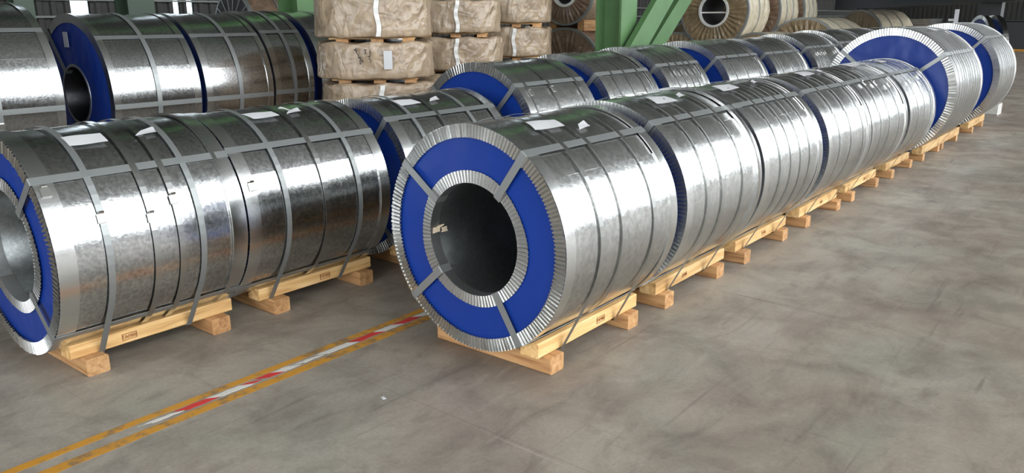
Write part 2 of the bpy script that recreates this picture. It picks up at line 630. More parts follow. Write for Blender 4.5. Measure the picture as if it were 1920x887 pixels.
def steel_coil(x, y, L, R, zc, label, group, hold=(), girth=(), eyes=(55, 145, 222, 300), seam=35, rh=0.25, pleats=150,
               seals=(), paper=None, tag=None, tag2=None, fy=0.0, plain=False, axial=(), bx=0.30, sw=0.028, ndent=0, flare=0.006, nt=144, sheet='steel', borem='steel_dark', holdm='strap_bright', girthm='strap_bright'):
    """galvanised coil lying on its side, axis along y, front face at local y = 0"""
    root = thing('steel_coil', (x, y, 0), label, 'coil', group, fy)
    rnd = random.Random(ndent + int(1000 * (abs(x) + y)))
    ph = [rnd.uniform(0, 6.28) for _ in range(6)]
    # wrap sheet: a spiral with an overlap step at the seam
    wm = MB()
    ny = 14
    ss = math.radians(seam)
    vs = []
    for i in range(nt + 1):
        u = i / nt
        t = ss + 2 * PI * u
        for j in range(ny + 1):
            yy = L * j / ny
            d = 0.0011 * (math.sin(9 * yy + 3 * t + ph[0]) + math.sin(17 * yy - 2 * t + ph[1]) * 0.6 + math.sin(6 * t + ph[2] + 4 * yy) * 0.5)
            r = R - 0.004 * (1 - u) + d * (0 if j in (0, ny) else 1)
            vs.append((r * math.cos(t), yy, zc + r * math.sin(t)))
    fs = []
    for i in range(nt):
        for j in range(ny):
            a = i * (ny + 1) + j
            fs.append((a, a + ny + 1, a + ny + 2, a + 1))
    wm.add(vs, fs, True)
    wm.add([vs[nt * (ny + 1)], vs[nt * (ny + 1) + ny], vs[ny], vs[0]], [(0, 1, 2, 3)])
    wm.build('wrap_sheet', M[sheet], root)
    # bore
    bm = MB()
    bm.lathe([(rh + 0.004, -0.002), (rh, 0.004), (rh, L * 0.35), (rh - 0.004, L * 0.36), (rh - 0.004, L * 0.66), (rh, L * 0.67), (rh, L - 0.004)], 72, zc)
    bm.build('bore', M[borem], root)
    # blue faces
    rw = 0.054 * R / 0.5
    for yy, sg, nm in ((0.004, 1, 'front'), (L - 0.004, -1, 'rear')):
        f = MB()
        rr = [rh + 0.002 + (R - 0.004 - rh) * q / 5 for q in range(6)]
        f.lathe([(r, yy + 0.0035 * sg * math.sin(PI * q / 5)) for q, r in enumerate(rr)], 96, zc, True,
                wob=lambda r, y_, t: (r, y_ + 0.002 * math.sin(2 * t + ph[3]) * math.sin(PI * (r - rh) / (R - rh))))
        f.build('face_cover', M['blue'], root)
    # outer edge rings with pleated flange
    for end in (0, 1):
        e = MB()
        yy, sg = (0.0, -1) if end == 0 else (L, 1)
        if plain:
            e.lathe([(R - rw, yy + sg * 0.004), (R + 0.003, yy + sg * 0.004)], nt, zc, False)
        else:
            pleat_ring(e, R - rw, R + 0.003, pleats, 0.011, zc, yy, sg, 0, None, 5 + end)
        wlip = rnd.uniform(0.055, 0.075)
        inn = -sg
        fl_ = 0.0025 if end == 0 else flare
        e.lathe([(R + 0.003, yy + sg * 0.006), (R + 0.003, yy + inn * wlip * 0.5), (R + fl_, yy + inn * wlip)], nt, zc, True)
        e.lathe([(R + fl_, yy + inn * wlip), (R + 0.0002, yy + inn * wlip)], nt, zc, False)
        e.build('edge_ring', M['edge'], root)
    # eye ring round the bore
    for end in (0, 1):
        e = MB()
        yy, sg = (0.0, -1) if end == 0 else (L, 1)
        if plain:
            e.lathe([(rh - 0.002, yy + sg * 0.006), (rh + 0.022, yy + sg * 0.006), (rh + 0.024, yy)], 72, zc, True)
        else:
            pleat_ring(e, rh - 0.002, rh + 0.05, 100, 0.0045, zc, yy, sg, 0.0035, None, 9 + end)
            e.lathe([(rh - 0.002, yy + sg * 0.004), (rh - 0.003, yy - sg * 0.05)], 72, zc, True)
        e.build('eye_ring', M['inner_edge'], root)
    # eye straps through the bore and along the outside
    th = 0.0014
    for a in eyes:
        t = math.radians(a)
        ct, st = math.cos(t), math.sin(t)
        rad = Vector((ct, 0, st))
        tan = Vector((-st, 0, ct))
        o, i_ = R + 0.0048, rh - 0.004
        f0, f1 = -0.0125, L + 0.0125
        prof = [(i_, 0.05, (-1, 0)), (i_, f0 + 0.001, (-0.7, -0.7)), (i_ + 0.004, f0, (0, -1)), (R - rw, f0, (0, -1)), (o - 0.004, f0, (0, -1)),
                (o, f0 + 0.003, (0.7, -0.7)), (o, 0.01, (1, 0)), (o, L / 2, (1, 0)), (o, L - 0.01, (1, 0)), (o, f1 - 0.003, (0.7, 0.7)),
                (o - 0.004, f1, (0, 1)), (i_ + 0.004, f1, (0, 1)), (i_, f1 - 0.001, (-0.7, 0.7)), (i_, L - 0.05, (-1, 0))]
        sm = MB()
        sm.ribbon([rad * p[0] + Vector((0, p[1], zc)) for p in prof], [rad * p[2][0] + Vector((0, p[2][1], 0)) for p in prof],
                  [tan] * len(prof), sw * 1.25, th)
        sm.build('eye_strap', M['strap'], root)
    for a in axial:
        t = math.radians(a)
        rad, tan = Vector((math.cos(t), 0, math.sin(t))), Vector((-math.sin(t), 0, math.cos(t)))
        sm = MB()
        o = R + 0.0048
        sm.ribbon([rad * o + Vector((0, q, zc)) for q in (-0.002, L * 0.5, L + 0.002)], [rad] * 3, [tan] * 3, sw, th)
        sm.build('axial_tape', M['strap'], root)
    # girth straps; those in hold also run down round the skid
    strap_at = {}
    for yy in hold:
        sm = MB()
        loop_strap(sm, hull_path(R + 0.0064, zc, bx, 0.077), yy - y, sw, th)
        strap_at[yy] = sm.build('hold_down_strap', M[holdm], root)
    for yy in girth:
        sm = MB()
        loop_strap(sm, [((R + 0.0064) * math.cos(2 * PI * i / 96), zc + (R + 0.0064) * math.sin(2 * PI * i / 96)) for i in range(96)], yy - y, sw, th)
        strap_at[yy] = sm.build('girth_strap', M[girthm], root)
    for (a, yy) in seals:
        t = math.radians(a)
        rad, tan = Vector((math.cos(t), 0, math.sin(t))), Vector((-math.sin(t), 0, math.cos(t)))
        best = min(strap_at, key=lambda q: abs(q - yy)) if strap_at else None
        par = strap_at[best] if best is not None and abs(best - yy) < 0.08 else root
        sm = MB()
        c = rad * (R + 0.0065) + Vector((0, yy - y, zc))
        sm.ribbon([c - tan * 0.020, c - tan * 0.018, c + tan * 0.018, c + tan * 0.020], [rad * 0.2, rad, rad, rad * 0.2], [(0, 1, 0)] * 4, sw + 0.01, 0.008)
        sm.ribbon([c + tan * 0.017 + rad * 0.004, c + tan * 0.024 + rad * 0.010, c + tan * 0.030 + rad * 0.006], [rad] * 3, [(0, 1, 0)] * 3, sw * 0.8, 0.0015)
        sm.build('strap_seal', M['seal'], par)
    # paper on top
    def patch(nm, pts, off, mat):
        pm = MB()
        K = 6
        vs = []
        for i in range(K + 1):
            for j in range(K + 1):
                u, v = i / K, j / K
                t = (pts[0][0] * (1 - u) + pts[1][0] * u) * (1 - v) + (pts[3][0] * (1 - u) + pts[2][0] * u) * v
                q = (pts[0][1] * (1 - u) + pts[1][1] * u) * (1 - v) + (pts[3][1] * (1 - u) + pts[2][1] * u) * v
                r = R + off + 0.002 * math.sin(5 * u + 3 * v)
                t = math.radians(t)
                vs.append((r * math.cos(t), q - y, zc + r * math.sin(t)))
        top = [(a * (K + 1) + b, a * (K + 1) + b + 1, (a + 1) * (K + 1) + b + 1, (a + 1) * (K + 1) + b) for a in range(K) for b in range(K)]
        pm.add(vs, top, True)
        pm.build(nm, mat, root)
    if paper:
        patch('paper_label', paper, 0.0095, M['paper'])
    if tag:
        a, q = tag
        w, h = 0.055, 5.0
        patch('torn_tag', [(a - h * 0.6, q - w), (a + h * 0.35, q - w * 0.2), (a + h * 0.75, q + w), (a - h * 0.3, q + w * 0.9)], 0.0115, M['paper'])
    if tag2:
        a, q = tag2
        patch('torn_tag', [(a + 1.5, q - 0.012), (a + 7, q - 0.04), (a + 8, q - 0.015), (a + 1.0, q + 0.02)], 0.0115, M['paper'])
    return root


def skid(x, y0, y1, cross, label, half, bo, zt=0.148, bi=None, ztop2=None, chop=0.0, stamp=None, cw=0.098, z1=0.08):
    """two crossers under two runner beams; bo = outer x of a beam, bi = inner x"""
    root = thing('wooden_skid', (x, (y0 + y1) / 2, 0), label, 'skid', 'wooden skids under the steel coils')
    my = (y0 + y1) / 2
    rnd = random.Random(int(y0 * 977) + int(abs(x) * 131))
    if bi is None:
        bi = bo - 0.097
    for c in cross:
        b = MB()
        dx = rnd.uniform(-0.008, 0.008)
        # local: length along y so the grain follows it, then turned
        b.box(-cw / 2, cw / 2, -half, half, 0, z1, 0.006)
        o = b.build('crosser', M['wood_dull'], root)
        o.location = (dx, c + cw / 2 - my, 0)
        o.rotation_euler = (0, 0, PI / 2)
    for sg in (1, -1):
        b = MB()
        inz = zt - 0.036
        pr = [(bi, z1), (bo - 0.004, z1), (bo, z1 + 0.004), (bo, zt - 0.005), (bo - 0.005, zt), (bo - 0.034, zt), (bi, inz)]
        pr = [(sg * p[0], p[1]) for p in pr]
        b.prism(pr, 1, y0 - my, y1 - my)
        bo_ = b.build('runner_beam', M['wood'], root)
        if sg == 1 and stamp:
            yy, sz = stamp
            st = MB()
            X = bo + 0.0012
            yy -= my
            zc = (z1 + zt) / 2
            w, h, k = 0.034 * sz, 0.015 * sz, 0.0022 * sz
            for (a0, a1, b0, b1) in ((yy - w, yy + w, zc + h - k, zc + h), (yy - w, yy + w, zc - h, zc - h + k), (yy - w, yy - w + k, zc - h, zc + h), (yy + w - k, yy + w, zc - h, zc + h)):
                st.box(bo, X, a0, a1, b0, b1)
            fr = st.build('brand_stamp', M['stamp'], bo_)
            cu = bpy.data.curves.new('stamp_text', 'FONT')
            cu.body = 'TAMBE'
            cu.size = 0.0225 * sz
            cu.align_x = 'CENTER'
            cu.align_y = 'CENTER'
            cu.extrude = 0.0004
            tmp = bpy.data.objects.new('stamp_text', cu)
            COL.objects.link(tmp)
            dg = bpy.context.evaluated_depsgraph_get()
            me = bpy.data.meshes.new_from_object(tmp.evaluated_get(dg))
            bpy.data.objects.remove(tmp)
            rot = Matrix(((0, 0, 1, X), (1, 0, 0, yy), (0, 1, 0, zc), (0, 0, 0, 1)))
            me.transform(rot)
            # merge into the frame mesh so that the stamp is one printed mark
            st2 = MB()
            st2.v, st2.f, st2.sm = list(st.v), list(st.f), list(st.sm)
            st2.add([tuple(v.co) for v in me.vertices], [tuple(p.vertices) for p in me.polygons])
            me2 = bpy.data.meshes.new('brand_stamp')
            me2.from_pydata(st2.v, [], st2.f)
            me2.materials.append(M['stamp'])
            old = fr.data
            fr.data = me2
            bpy.data.meshes.remove(old)
            bpy.data.meshes.remove(me)
    return root


def hsh0(a, b):
    x = math.sin(a * 12.9898 + b * 78.233) * 43758.5453
    return x - math.floor(x)


# ---- right-hand row (A)
AX = -2.177
GA = 'galvanised coils in the front right row'
A = [
    dict(y=2.433, L=0.90, label='galvanised coil nearest the camera, blue ringed face with open bore fully visible', hold=(2.68, 3.12), girth=(2.85,), eyes=(54, 143, 222, 302),
         seam=38, pleats=170, paper=[(77, 2.655), (75, 2.842), (66.6, 2.822), (67.8, 2.624)], tag=(64.5, 2.93)),
    dict(y=3.44, L=0.905, label='galvanised coil directly behind the nearest one in the right row', hold=(3.66, 4.1), girth=(3.84,), seam=46,
         paper=[(80, 3.72), (78.4, 3.9), (68.7, 3.901), (69.8, 3.683)], tag=(75.5, 4.02), seals=(), flare=0.016),
    dict(y=4.41, L=0.985, label='third coil from the front in the right row, wrap edge bulging at its near end', hold=(4.66, 5.17), girth=(4.83, 5.0), seam=40,
         paper=[(82, 4.55), (82, 4.79), (72.0, 4.765), (71.4, 4.52)], tag=(78, 5.1)),
    dict(y=5.55, L=0.99, label='fourth coil from the front in the right row, white paper label on top', hold=(5.8, 6.35), girth=(6.05,), seam=30,
         paper=[(84, 5.98), (86, 6.25), (74.6, 6.219), (73.7, 5.95)], tag=(79, 6.42)),
    dict(y=6.59, L=1.08, label='fifth coil from the front in the right row, bright buckles along its upper side', hold=(6.85, 7.4), girth=(7.1,), seam=20,
         paper=[(92, 7.2), (92, 7.5), (78, 7.5), (78, 7.2)], seals=((50, 6.85), (47, 7.1), (42, 7.4))),
    dict(y=7.79, L=1.0, label='short coil just before the large blue faced coil in the right row', hold=(8.1, 8.6), girth=(8.35,), seam=25,
         paper=[(84, 8.1), (84, 8.3), (76, 8.3), (76, 8.1)], seals=((40, 8.1), (36, 8.35), (44, 8.6))),
]
first = None
for k, d in enumerate(A):
    R_ = 0.493 if k == 0 else 0.5
    rt = steel_coil(AX, d.pop('y'), d.pop('L'), R_, R_ + 0.086, d.pop('label'), GA, fy=-0.004, nt=160 if k < 3 else 128, **d)
    first = first or rt
steel_coil(AX - 0.01, 8.965, 1.45, 0.645, 0.735, 'larger coil standing above its row, broad blue face with one diagonal strap', GA, (9.3, 10.0), (9.15, 9.42, 9.52, 9.65, 9.76, 9.88, 10.15, 10.26),
           eyes=(38, 140, 220, 300), seam=60, rh=0.25, pleats=150, sw=0.03, paper=[(78, 9.7), (78, 9.95), (70, 9.95), (70, 9.7)], bx=0.36, tag=(64, 10.05))
steel_coil(AX - 0.01, 11.49, 1.38, 0.66, 0.75, 'large coil at the far end of the right row, last before the open floor', GA, (11.9, 12.5), (11.72, 12.05, 12.2, 12.35, 12.66),
           eyes=(48, 140, 220, 300), seam=60, rh=0.25, pleats=150, bx=0.36)

sc = MB()
for (a0, a1, y0, y1, dz) in ((177, 183, 0.0, 0.05, 0.004), (179, 184, 0.05, 0.09, 0.010), (175, 178, 0.02, 0.06, 0.012)):
    vs = []
    for a in (a0, (a0 + a1) / 2, a1):
        for q in (y0, y1):
            r = 0.246 - dz * (0.4 + hsh0(a, q))
            vs.append((r * math.cos(math.radians(a)), q + 0.01 * hsh0(q, a), 0.579 + r * math.sin(math.radians(a))))
    sc.add(vs, [(0, 1, 3, 2), (2, 3, 5, 4)])
sc.build('torn_paper', M['scrap'], first)

SA = [
    (2.508, 3.335, (2.548, 3.2), 'pale timber skid under the nearest coil with the open bore', (3.0, 1.0)),
    (3.535, 4.38, (3.575, 4.214), 'timber skid under the second coil of the right row', (3.86, 0.8)),
    (4.545, 5.40, (4.586, 5.257), 'timber skid under the third coil of the right row', (5.0, 0.9)),
    (5.67, 6.53, (5.711, 6.403), 'timber skid under the fourth coil of the right row', (6.15, 0.8)),
    (6.75, 7.66, (6.794, 7.533), 'timber skid under the fifth coil of the right row', (7.3, 0.8)),
    (8.0, 8.88, (8.056, 8.755), 'timber skid under the short coil before the large blue face', None),
]
for (a, b, c, lb, st) in SA:
    skid(AX, a, b, c, lb, 0.337, 0.297, stamp=st)
skid(AX, 9.2, 11.15, (9.263, 10.044, 10.275, 11.05), 'long timber skid on four crossers under the large blue faced coil', 0.345, 0.35, 0.17)
skid(AX, 11.75, 12.92, (11.982, 12.78), 'timber skid under the last coil of the right row', 0.36, 0.35, 0.17)
cb = MB()
cb.box(-0.25, 0.25, -0.2, 0.2, 0, 0.17, 0.02)
o = cb.build('concrete_block', M['concrete'], None, label='pale concrete block on the floor behind the last coil of the right row', category='block')
o.location = (-2.12, 14.6, 0)

# ---- left front row (B)
BX = -3.719
GB = 'galvanised coils in the front left row'
steel_coil(BX, 1.186, 0.835, 0.482, 0.566, 'leftmost front coil, blue face cut by the left edge, three bright buckles on its side', GB, (1.385, 1.80), (1.585, 1.70),
           eyes=(41.5, 131, 221, 315), seam=43, pleats=150, seals=((18.1, 1.385), (13.9, 1.585), (20.9, 1.70), (35, 1.215)), bx=0.264, holdm='strap', sheet='steel_smooth',
           paper=[(68.5, 1.386), (69.0, 1.551), (60.2, 1.55), (60.2, 1.391)], tag=(64.8, 1.73), fy=0.0, flare=0.012, nt=176)
steel_coil(BX, 2.045, 0.885, 0.48, 0.564, 'middle coil of the left front row with a grid of grey straps', GB, (2.262, 2.72), (2.5,),
           eyes=(43.5, 134, 223, 312), seam=27, pleats=150, bx=0.264, holdm='strap', sheet='steel_smooth', seals=((20, 2.09),),
           paper=[(73.8, 2.269), (74.1, 2.45), (66.6, 2.458), (66.3, 2.3)], tag=(70.5, 2.56), tag2=(70.5, 2.55), nt=160)
steel_coil(BX, 3.107, 0.945, 0.476, 0.56, 'third coil of the left front row, standing apart with its blue face in shade', GB, (3.3, 3.78), (3.52,),
           eyes=(52, 140, 222, 312), seam=30, pleats=150, bx=0.264, holdm='strap', sheet='steel_smooth',
           paper=[(72, 3.278), (72, 3.442), (64.0, 3.471), (63.8, 3.298)], tag=(67.4, 3.6))
skid(BX, 1.257, 2.035, (1.295, 1.892), 'pale timber skid under the leftmost front coil, red brown stamp on its beam', 0.31, 0.262, 0.143, stamp=(1.515, 1.0))
skid(BX, 2.195, 2.955, (2.245, 2.83), 'timber skid under the middle coil of the left front row', 0.31, 0.262, 0.143, stamp=(2.62, 1.0))
skid(BX, 3.2, 3.98, (3.26, 3.85), 'timber skid in shadow under the third coil of the left front row', 0.31, 0.262, 0.143)

# ---- second row behind (C)
CX = -3.77
GC = 'galvanised coils in the second row'
CY = [(4.27, 0.79, 0.555), (5.26, 0.77, 0.567), (6.2, 0.76, 0.58), (7.38, 0.96, 0.592), (8.62, 0.99, 0.59), (9.87, 1.05, 0.605), (11.09, 1.0, 0.62), (12.25, 1.05, 0.62), (13.5, 1.05, 0.62), (14.7, 1.05, 0.62), (15.9, 1.05, 0.62)]
CL = ['first coil of the second row, wide blue face above the two front rows', 'second coil of the second row, blue gap to its neighbour',
      'third coil of the second row with four buckles in line on its side', 'fourth coil of the second row beside the green diagonal braces',
      'fifth coil of the second row, below the brown wrapped coil with round hole', 'sixth coil of the second row with buckles on its upper side',
      'seventh coil of the second row, half hidden by the right row', 'eighth coil of the second row, only its top in view',
      'ninth coil of the second row, only its top in view', 'tenth coil of the second row, a sliver of its top in view', 'farthest coil of the second row, a sliver of its top in view']
for k, ((yy, L, R_), lb) in enumerate(zip(CY, CL)):
    h = (yy + 0.2, yy + L - 0.18)
    g = (yy + L * 0.5,)
    sl = ()
    if k == 0:
        h = (4.36, 4.96)
        g = (4.63,)
        sl = ((40, 4.36), (41, 4.63), (37, 4.96))
    elif k in (2, 5):
        g = (yy + 0.33, yy + 0.47)
        sl = tuple((38, q) for q in (*h, *g))
    steel_coil(CX, yy, L, R_, R_ + 0.086, lb, GC, h, g, eyes=(48, 138, 222, 312), seam=20 + 7 * k, rh=0.28, pleats=140, seals=sl, bx=0.32, nt=112,
               paper=None if k != 4 else [(88, yy + .3), (88, yy + .6), (78, yy + .6), (78, yy + .3)])
    skid(CX, yy + 0.1, yy + L - 0.06, (yy + 0.14, yy + L - 0.24), 'timber skid hidden under the %s coil of the second row' % ('first second third fourth fifth sixth seventh eighth ninth tenth farthest'.split()[k]),
         0.36, 0.317, 0.148)

# ---- dark back row on the left (D)
DX = -8.0
GD = 'large dark coils in the back left row'
DD = [(1.90, 1.0, 0.785, 'big coil at the far upper left, its body cut by the left edge'),
      (3.345, 0.84, 0.74, 'big coil with an open blue face and white sticker in the back left row'),
      (4.25, 0.76, 0.742, 'big coil next behind the open blue face in the back left row'),
      (5.04, 0.49, 0.755, 'narrow dark coil near the brown stacks in the back left row'),
      (5.645, 0.72, 0.755, 'farthest coil of the back left row, partly behind the brown stack')]
for k, (yy, L, R_, lb) in enumerate(DD):
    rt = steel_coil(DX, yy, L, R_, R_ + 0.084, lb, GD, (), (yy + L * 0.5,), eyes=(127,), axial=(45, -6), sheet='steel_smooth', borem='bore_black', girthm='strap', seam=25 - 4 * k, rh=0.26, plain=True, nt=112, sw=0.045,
                    seals=((-14, yy + L * 0.5),) if k == 0 else ())
    if k == 1:
        p = MB()
        p.box(-0.10, -0.005, -0.012, -0.009, 1.26, 1.40)
        p.build('paper_label', M['paper'], rt)
    skid(DX, yy + 0.06, yy + L - 0.06, (yy + 0.08, yy + L - 0.2), 'timber skid under the %s coil of the back left row' % ('first second third fourth fifth'.split()[k]), 0.45, 0.40, 0.15)


# ------------------------------------------------------------------ kraft bundles on pallets (eye to the sky)
def hsh(*a):
    x = math.sin(sum(v * k for v, k in zip(a, (12.9898, 78.233, 37.719)))) * 43758.5453
    return x - math.floor(x)


def bundle(x, y, z0, h, rx, rz, label, seed, tape=True, sticker=False, ink=False):
    root = thing('wrapped_bundle', (x, y, z0), label, 'bundle', 'brown paper wrapped bundles stacked on pallets', rz)
    b = MB()
    n, m_ = 112, 14
    e = 2.7
    vs = []

    def rad(t):
        c, s = abs(math.cos(t)), abs(math.sin(t))
        return rx / ((c ** e + s ** e) ** (1 / e))
    prof = [(0.0, 0.02), (0.5, 0.005), (0.93, 0.0), (0.985, 0.02)] + [(1.0, 0.06 + 0.88 * i / 7) for i in range(8)] + [(0.985, 0.985), (0.93, 1.0), (0.5, 0.985), (0, 0.985)]
    for i in range(n):
        t = 2 * PI * i / n
        for j, (q, zz) in enumerate(prof):
            d = 0
            if q > 0.9:
                d = 0.008 * math.sin(7 * t + 3 * zz + seed) + 0.005 * math.sin(19 * t - 6 * zz + 2 * seed) + 0.003 * math.sin(37 * t + 9 * zz + seed * 3)
            r = rad(t) * q + d
            vs.append((r * math.cos(t), r * math.sin(t), h * zz + (0.012 * math.sin(9 * t + seed) if q < 1 and q > 0.5 else 0) * (1 if zz > 0.5 else 0.3)))
    k = len(prof)
    fs = [(i * k + j, ((i + 1) % n) * k + j, ((i + 1) % n) * k + j + 1, i * k + j + 1) for i in range(n) for j in range(k - 1)]
    b.add(vs, fs, True)
    b.build('wrapping', M['kraft'], root)
    face = -PI / 2      # local direction that looks at the camera after rz

    def on(t, zz, off):
        r = rad(t) + off
        return (r * math.cos(t), r * math.sin(t), zz)
    if tape:
        tb = MB()
        t = face + 0.06 + 0.05 * math.sin(seed * 5)
        P = [on(t + 0.02 * math.sin(i), h * (0.03 + 0.94 * i / 8), 0.022 + (0.004 if i % 2 else 0)) for i in range(9)]
        nn = Vector((math.cos(t), math.sin(t), 0))
        tb.ribbon(P, [nn] * 9, [(-math.sin(t), math.cos(t), 0)] * 9, 0.045, 0.003)
        tb.build('tape_band', M['film'], root)
    if sticker:
        st = MB()
        vs = [on(face + a, h * zz, 0.03) for a in (0.16, 0.20, 0.24, 0.29) for zz in (0.28, 0.78)]
        vs2 = [on(face + a, h * zz, 0.027) for a in (0.16, 0.20, 0.24, 0.29) for zz in (0.28, 0.78)]
        st.add(vs, [(0, 2, 3, 1), (2, 4, 5, 3), (4, 6, 7, 5)])
        st.build('paper_label', M['paper'], root)
    if ink:
        sm = MB()
        strokes = [[(-.28, .80), (-.245, .85), (-.24, .74)], [(-.265, .83), (-.22, .66), (-.17, .50)], [(-.225, .60), (-.18, .62)], [(-.20, .55), (-.195, .42)], [(-.215, .64), (-.155, .48)],
                   [(-.13, .82), (-.10, .81)], [(-.13, .72), (-.105, .71)], [(-.115, .81), (-.112, .70)], [(-.085, .63), (-.05, .65), (-.06, .58)], [(-.07, .57), (-.04, .55), (-.045, .47)], [(-.05, .80), (-.045, .66)]]
        for sk in strokes:
            P = [Vector(on(face + a * 1.05, h * zz, 0.024)) for a, zz in sk]
            for p, q in zip(P, P[1:]):
                sm.bar(p, q, 0.008, 0.004, (math.cos(face), math.sin(face), 0))
        sm.build('handwriting', M['ink'], root)
    return root


def pallet(x, y, z0, h, rx, rz, label):
    root = thing('wooden_pallet', (x, y, z0), label, 'pallet', 'timber pallets between the wrapped bundles', rz)
    for u in (-0.5, 0.08, 0.6):
        b = MB()
        b.box(-0.06, 0.06, -rx * 0.80, rx * 0.80, 0, h * 0.7)
        o = b.build('bearer', M['wood_dull'], root)
        o.location = (u * rx, 0, 0)
    for u in (-0.66, 0.0, 0.66):
        b = MB()
        b.box(-0.05, 0.05, -rx * 0.72, rx * 0.72, h * 0.7, h)
        o = b.build('deck_board', M['wood'], root)
        o.location = (0, u * rx, 0)
        o.rotation_euler = (0, 0, PI / 2)
    return root


# x, y, radius, base height, pitch, bundle height, name, turn, number
stacks = [(-6.36, 5.70, 0.585, 0.139, 0.395, 0.352, 'nearest', 0.80), (-6.80, 7.30, 0.585, 0.08, 0.42, 0.372, 'middle', 0.76), (-7.02, 8.75, 0.53, 0.146, 0.433, 0.376, 'rear', 0.70)]
lev = ['bottom', 'second', 'third', 'topmost']
for si, (sx, sy, rr, base, pit, bh, nm, rz) in enumerate(stacks):
    for k in range(4):
        jx = 0.025 * math.sin(3 * si + 2.1 * k)
        jy = 0.02 * math.cos(5 * si + 1.3 * k)
        if si == 0 and k == 3:
            jx -= 0.06
            jy += 0.02
        zb = base + k * pit
        z0 = 0.0 if k == 0 else zb - pit + bh
        pallet(sx + jx, sy + jy, z0, zb - z0, rr, rz, 'timber pallet under the %s bundle of the %s brown stack' % (lev[k], nm))
        lab = '%s brown paper bundle of the %s stack' % (lev[k], nm)
        if si == 0 and k == 2:
            lab = 'third brown paper bundle of the nearest stack, with black handwriting and a white label'
        bundle(sx + jx, sy + jy, zb, bh + (0.1 if si == 0 and k == 3 else 0), rr, rz, lab, si * 4 + k + 1.0, tape=(si + k) % 3 != 2, sticker=(si == 0 and k == 2), ink=(si == 0 and k == 2))


# ------------------------------------------------------------------ wrapped coils lying on their side, further back
def wrapped_coil(x, y, L, R, zc, label, body, face, rh=None, group='paper wrapped coils at the back', bands=2, bar=False, nt=80, rz=0.0, rib=None):
    root = thing('wrapped_coil', (x, y, 0), label, 'coil', group, rz)
    rh = rh or R * 0.42
    sd = x * 3 + y
    b = MB()
    pr = [(R * 0.985, 0.0)] + [(R, 0.03 + (L - 0.06) * i / 8) for i in range(9)] + [(R * 0.985, L)]
    b.lathe(pr, nt, zc, True, wob=lambda r, y_, t: (r + 0.004 * math.sin(9 * t + 7 * y_ + sd) + 0.003 * math.sin(23 * t - 5 * y_), y_))
    b.build('wrapping', body, root)
    n = 72
    for (yy, sg) in ((0, -1), (L, 1)):
        f = MB()
        vs, fs = [], []
        for i in range(n):
            t = 2 * PI * i / n
            d = (0.018 if i % 2 else 0.0) * (0.5 + hsh(i * 0.7, sd, sg))
            for q, am in ((rh, 0.4), (rh + (R - rh) * 0.5, 1.0), (R * 0.985, 0.15)):
                vs.append((q * math.cos(t), yy + sg * d * am, zc + q * math.sin(t)))
        for i in range(n):
            j = (i + 1) % n
            for q in (0, 1):
                fs.append((i * 3 + q, j * 3 + q, j * 3 + q + 1, i * 3 + q + 1))
        f.add(vs, fs)
        f.build('pleated_face', face, root)
    bo = MB()
    bo.lathe([(rh, 0), (rh, L)], 40, zc)
    bo.build('bore', M['dark'], root)
    h = MB()
    h.lathe([(rh - 0.02, -0.03), (rh + 0.02, -0.03), (rh + 0.02, 0.02), (rh - 0.02, 0.02)], 40, zc, False, True)
    h.build('eye_hoop', M['film'], root)
    for k in range(bands):
        yy = L * (k + 1) / (bands + 1)
        s = MB()
        s.lathe([(R + 0.007, yy - 0.014), (R + 0.012, yy - 0.012), (R + 0.012, yy + 0.012), (R + 0.007, yy + 0.014)], nt, zc, False)
        s.build('girth_strap', M['strap'], root)
    e = MB()
    e.lathe([(R * 0.96, -0.006), (R + 0.008, -0.006), (R + 0.008, 0.05)], nt, zc, False)
    e.build('edge_hoop', M['strap'], root)
    if bar:
        s = MB()
        s.box(-rh + 0.01, rh - 0.01, 0.02, 0.06, zc - rh * 0.15, zc - rh * 0.05)
        s.build('cross_strap', M['film'], root)
    if rib:
        s = MB()
        for i in range(rib):
            t = 2 * PI * i / rib + 0.2
            d = Vector((math.cos(t), 0, math.sin(t)))
            s.bar(d * rh * 0.6 + Vector((0, -0.03, zc)), d * (R - 0.01) + Vector((0, -0.015, zc)), 0.012, 0.008, (0, 1, 0))
        s.build('spoke_strap', M['strap'], root)
    return root


WX = -6.47
wrapped_coil(WX, 13.9, 1.0, 0.65, 1.62, 'brown wrapped coil with round hole and white rim, beside the green braces', M['kraft_pale'], M['kraft_face'], 0.27, bar=True, bands=1)
wrapped_coil(WX, 15.42, 1.0, 0.65, 1.62, 'cream banded coil right behind the one with the round hole', M['kraft_pale'], M['kraft_dark'], 0.27)
wrapped_coil(WX, 16.74, 0.8, 0.65, 1.62, 'cream banded coil at the end of the upper tier, against the dark beam', M['kraft_pale'], M['kraft_dark'], 0.27)
wrapped_coil(-5.675, 13.95, 1.35, 0.62, 0.62, 'wrapped coil of the lower tier under the one with the round hole, right side', M['kraft_pale'], M['kraft_face'])
wrapped_coil(-7.265, 13.95, 1.35, 0.62, 0.62, 'wrapped coil of the lower tier under the one with the round hole, left side', M['kraft_pale'], M['kraft_face'])
wrapped_coil(-5.37, 15.45, 1.95, 0.745, 0.745, 'wrapped coil of the lower tier with dark pleated face under the cream coils', M['kraft_pale'], M['kraft_face'])
wrapped_coil(-7.57, 15.45, 1.95, 0.745, 0.745, 'wrapped coil of the lower tier hidden behind the dark pleated face', M['kraft_pale'], M['kraft_face'])
wrapped_coil(-6.15, 21.7, 1.1, 0.84, 0.84, 'wrapped coil with crinkled shiny face far behind the second row', M['kraft_pale'], M['kraft_face'], rz=-0.5)
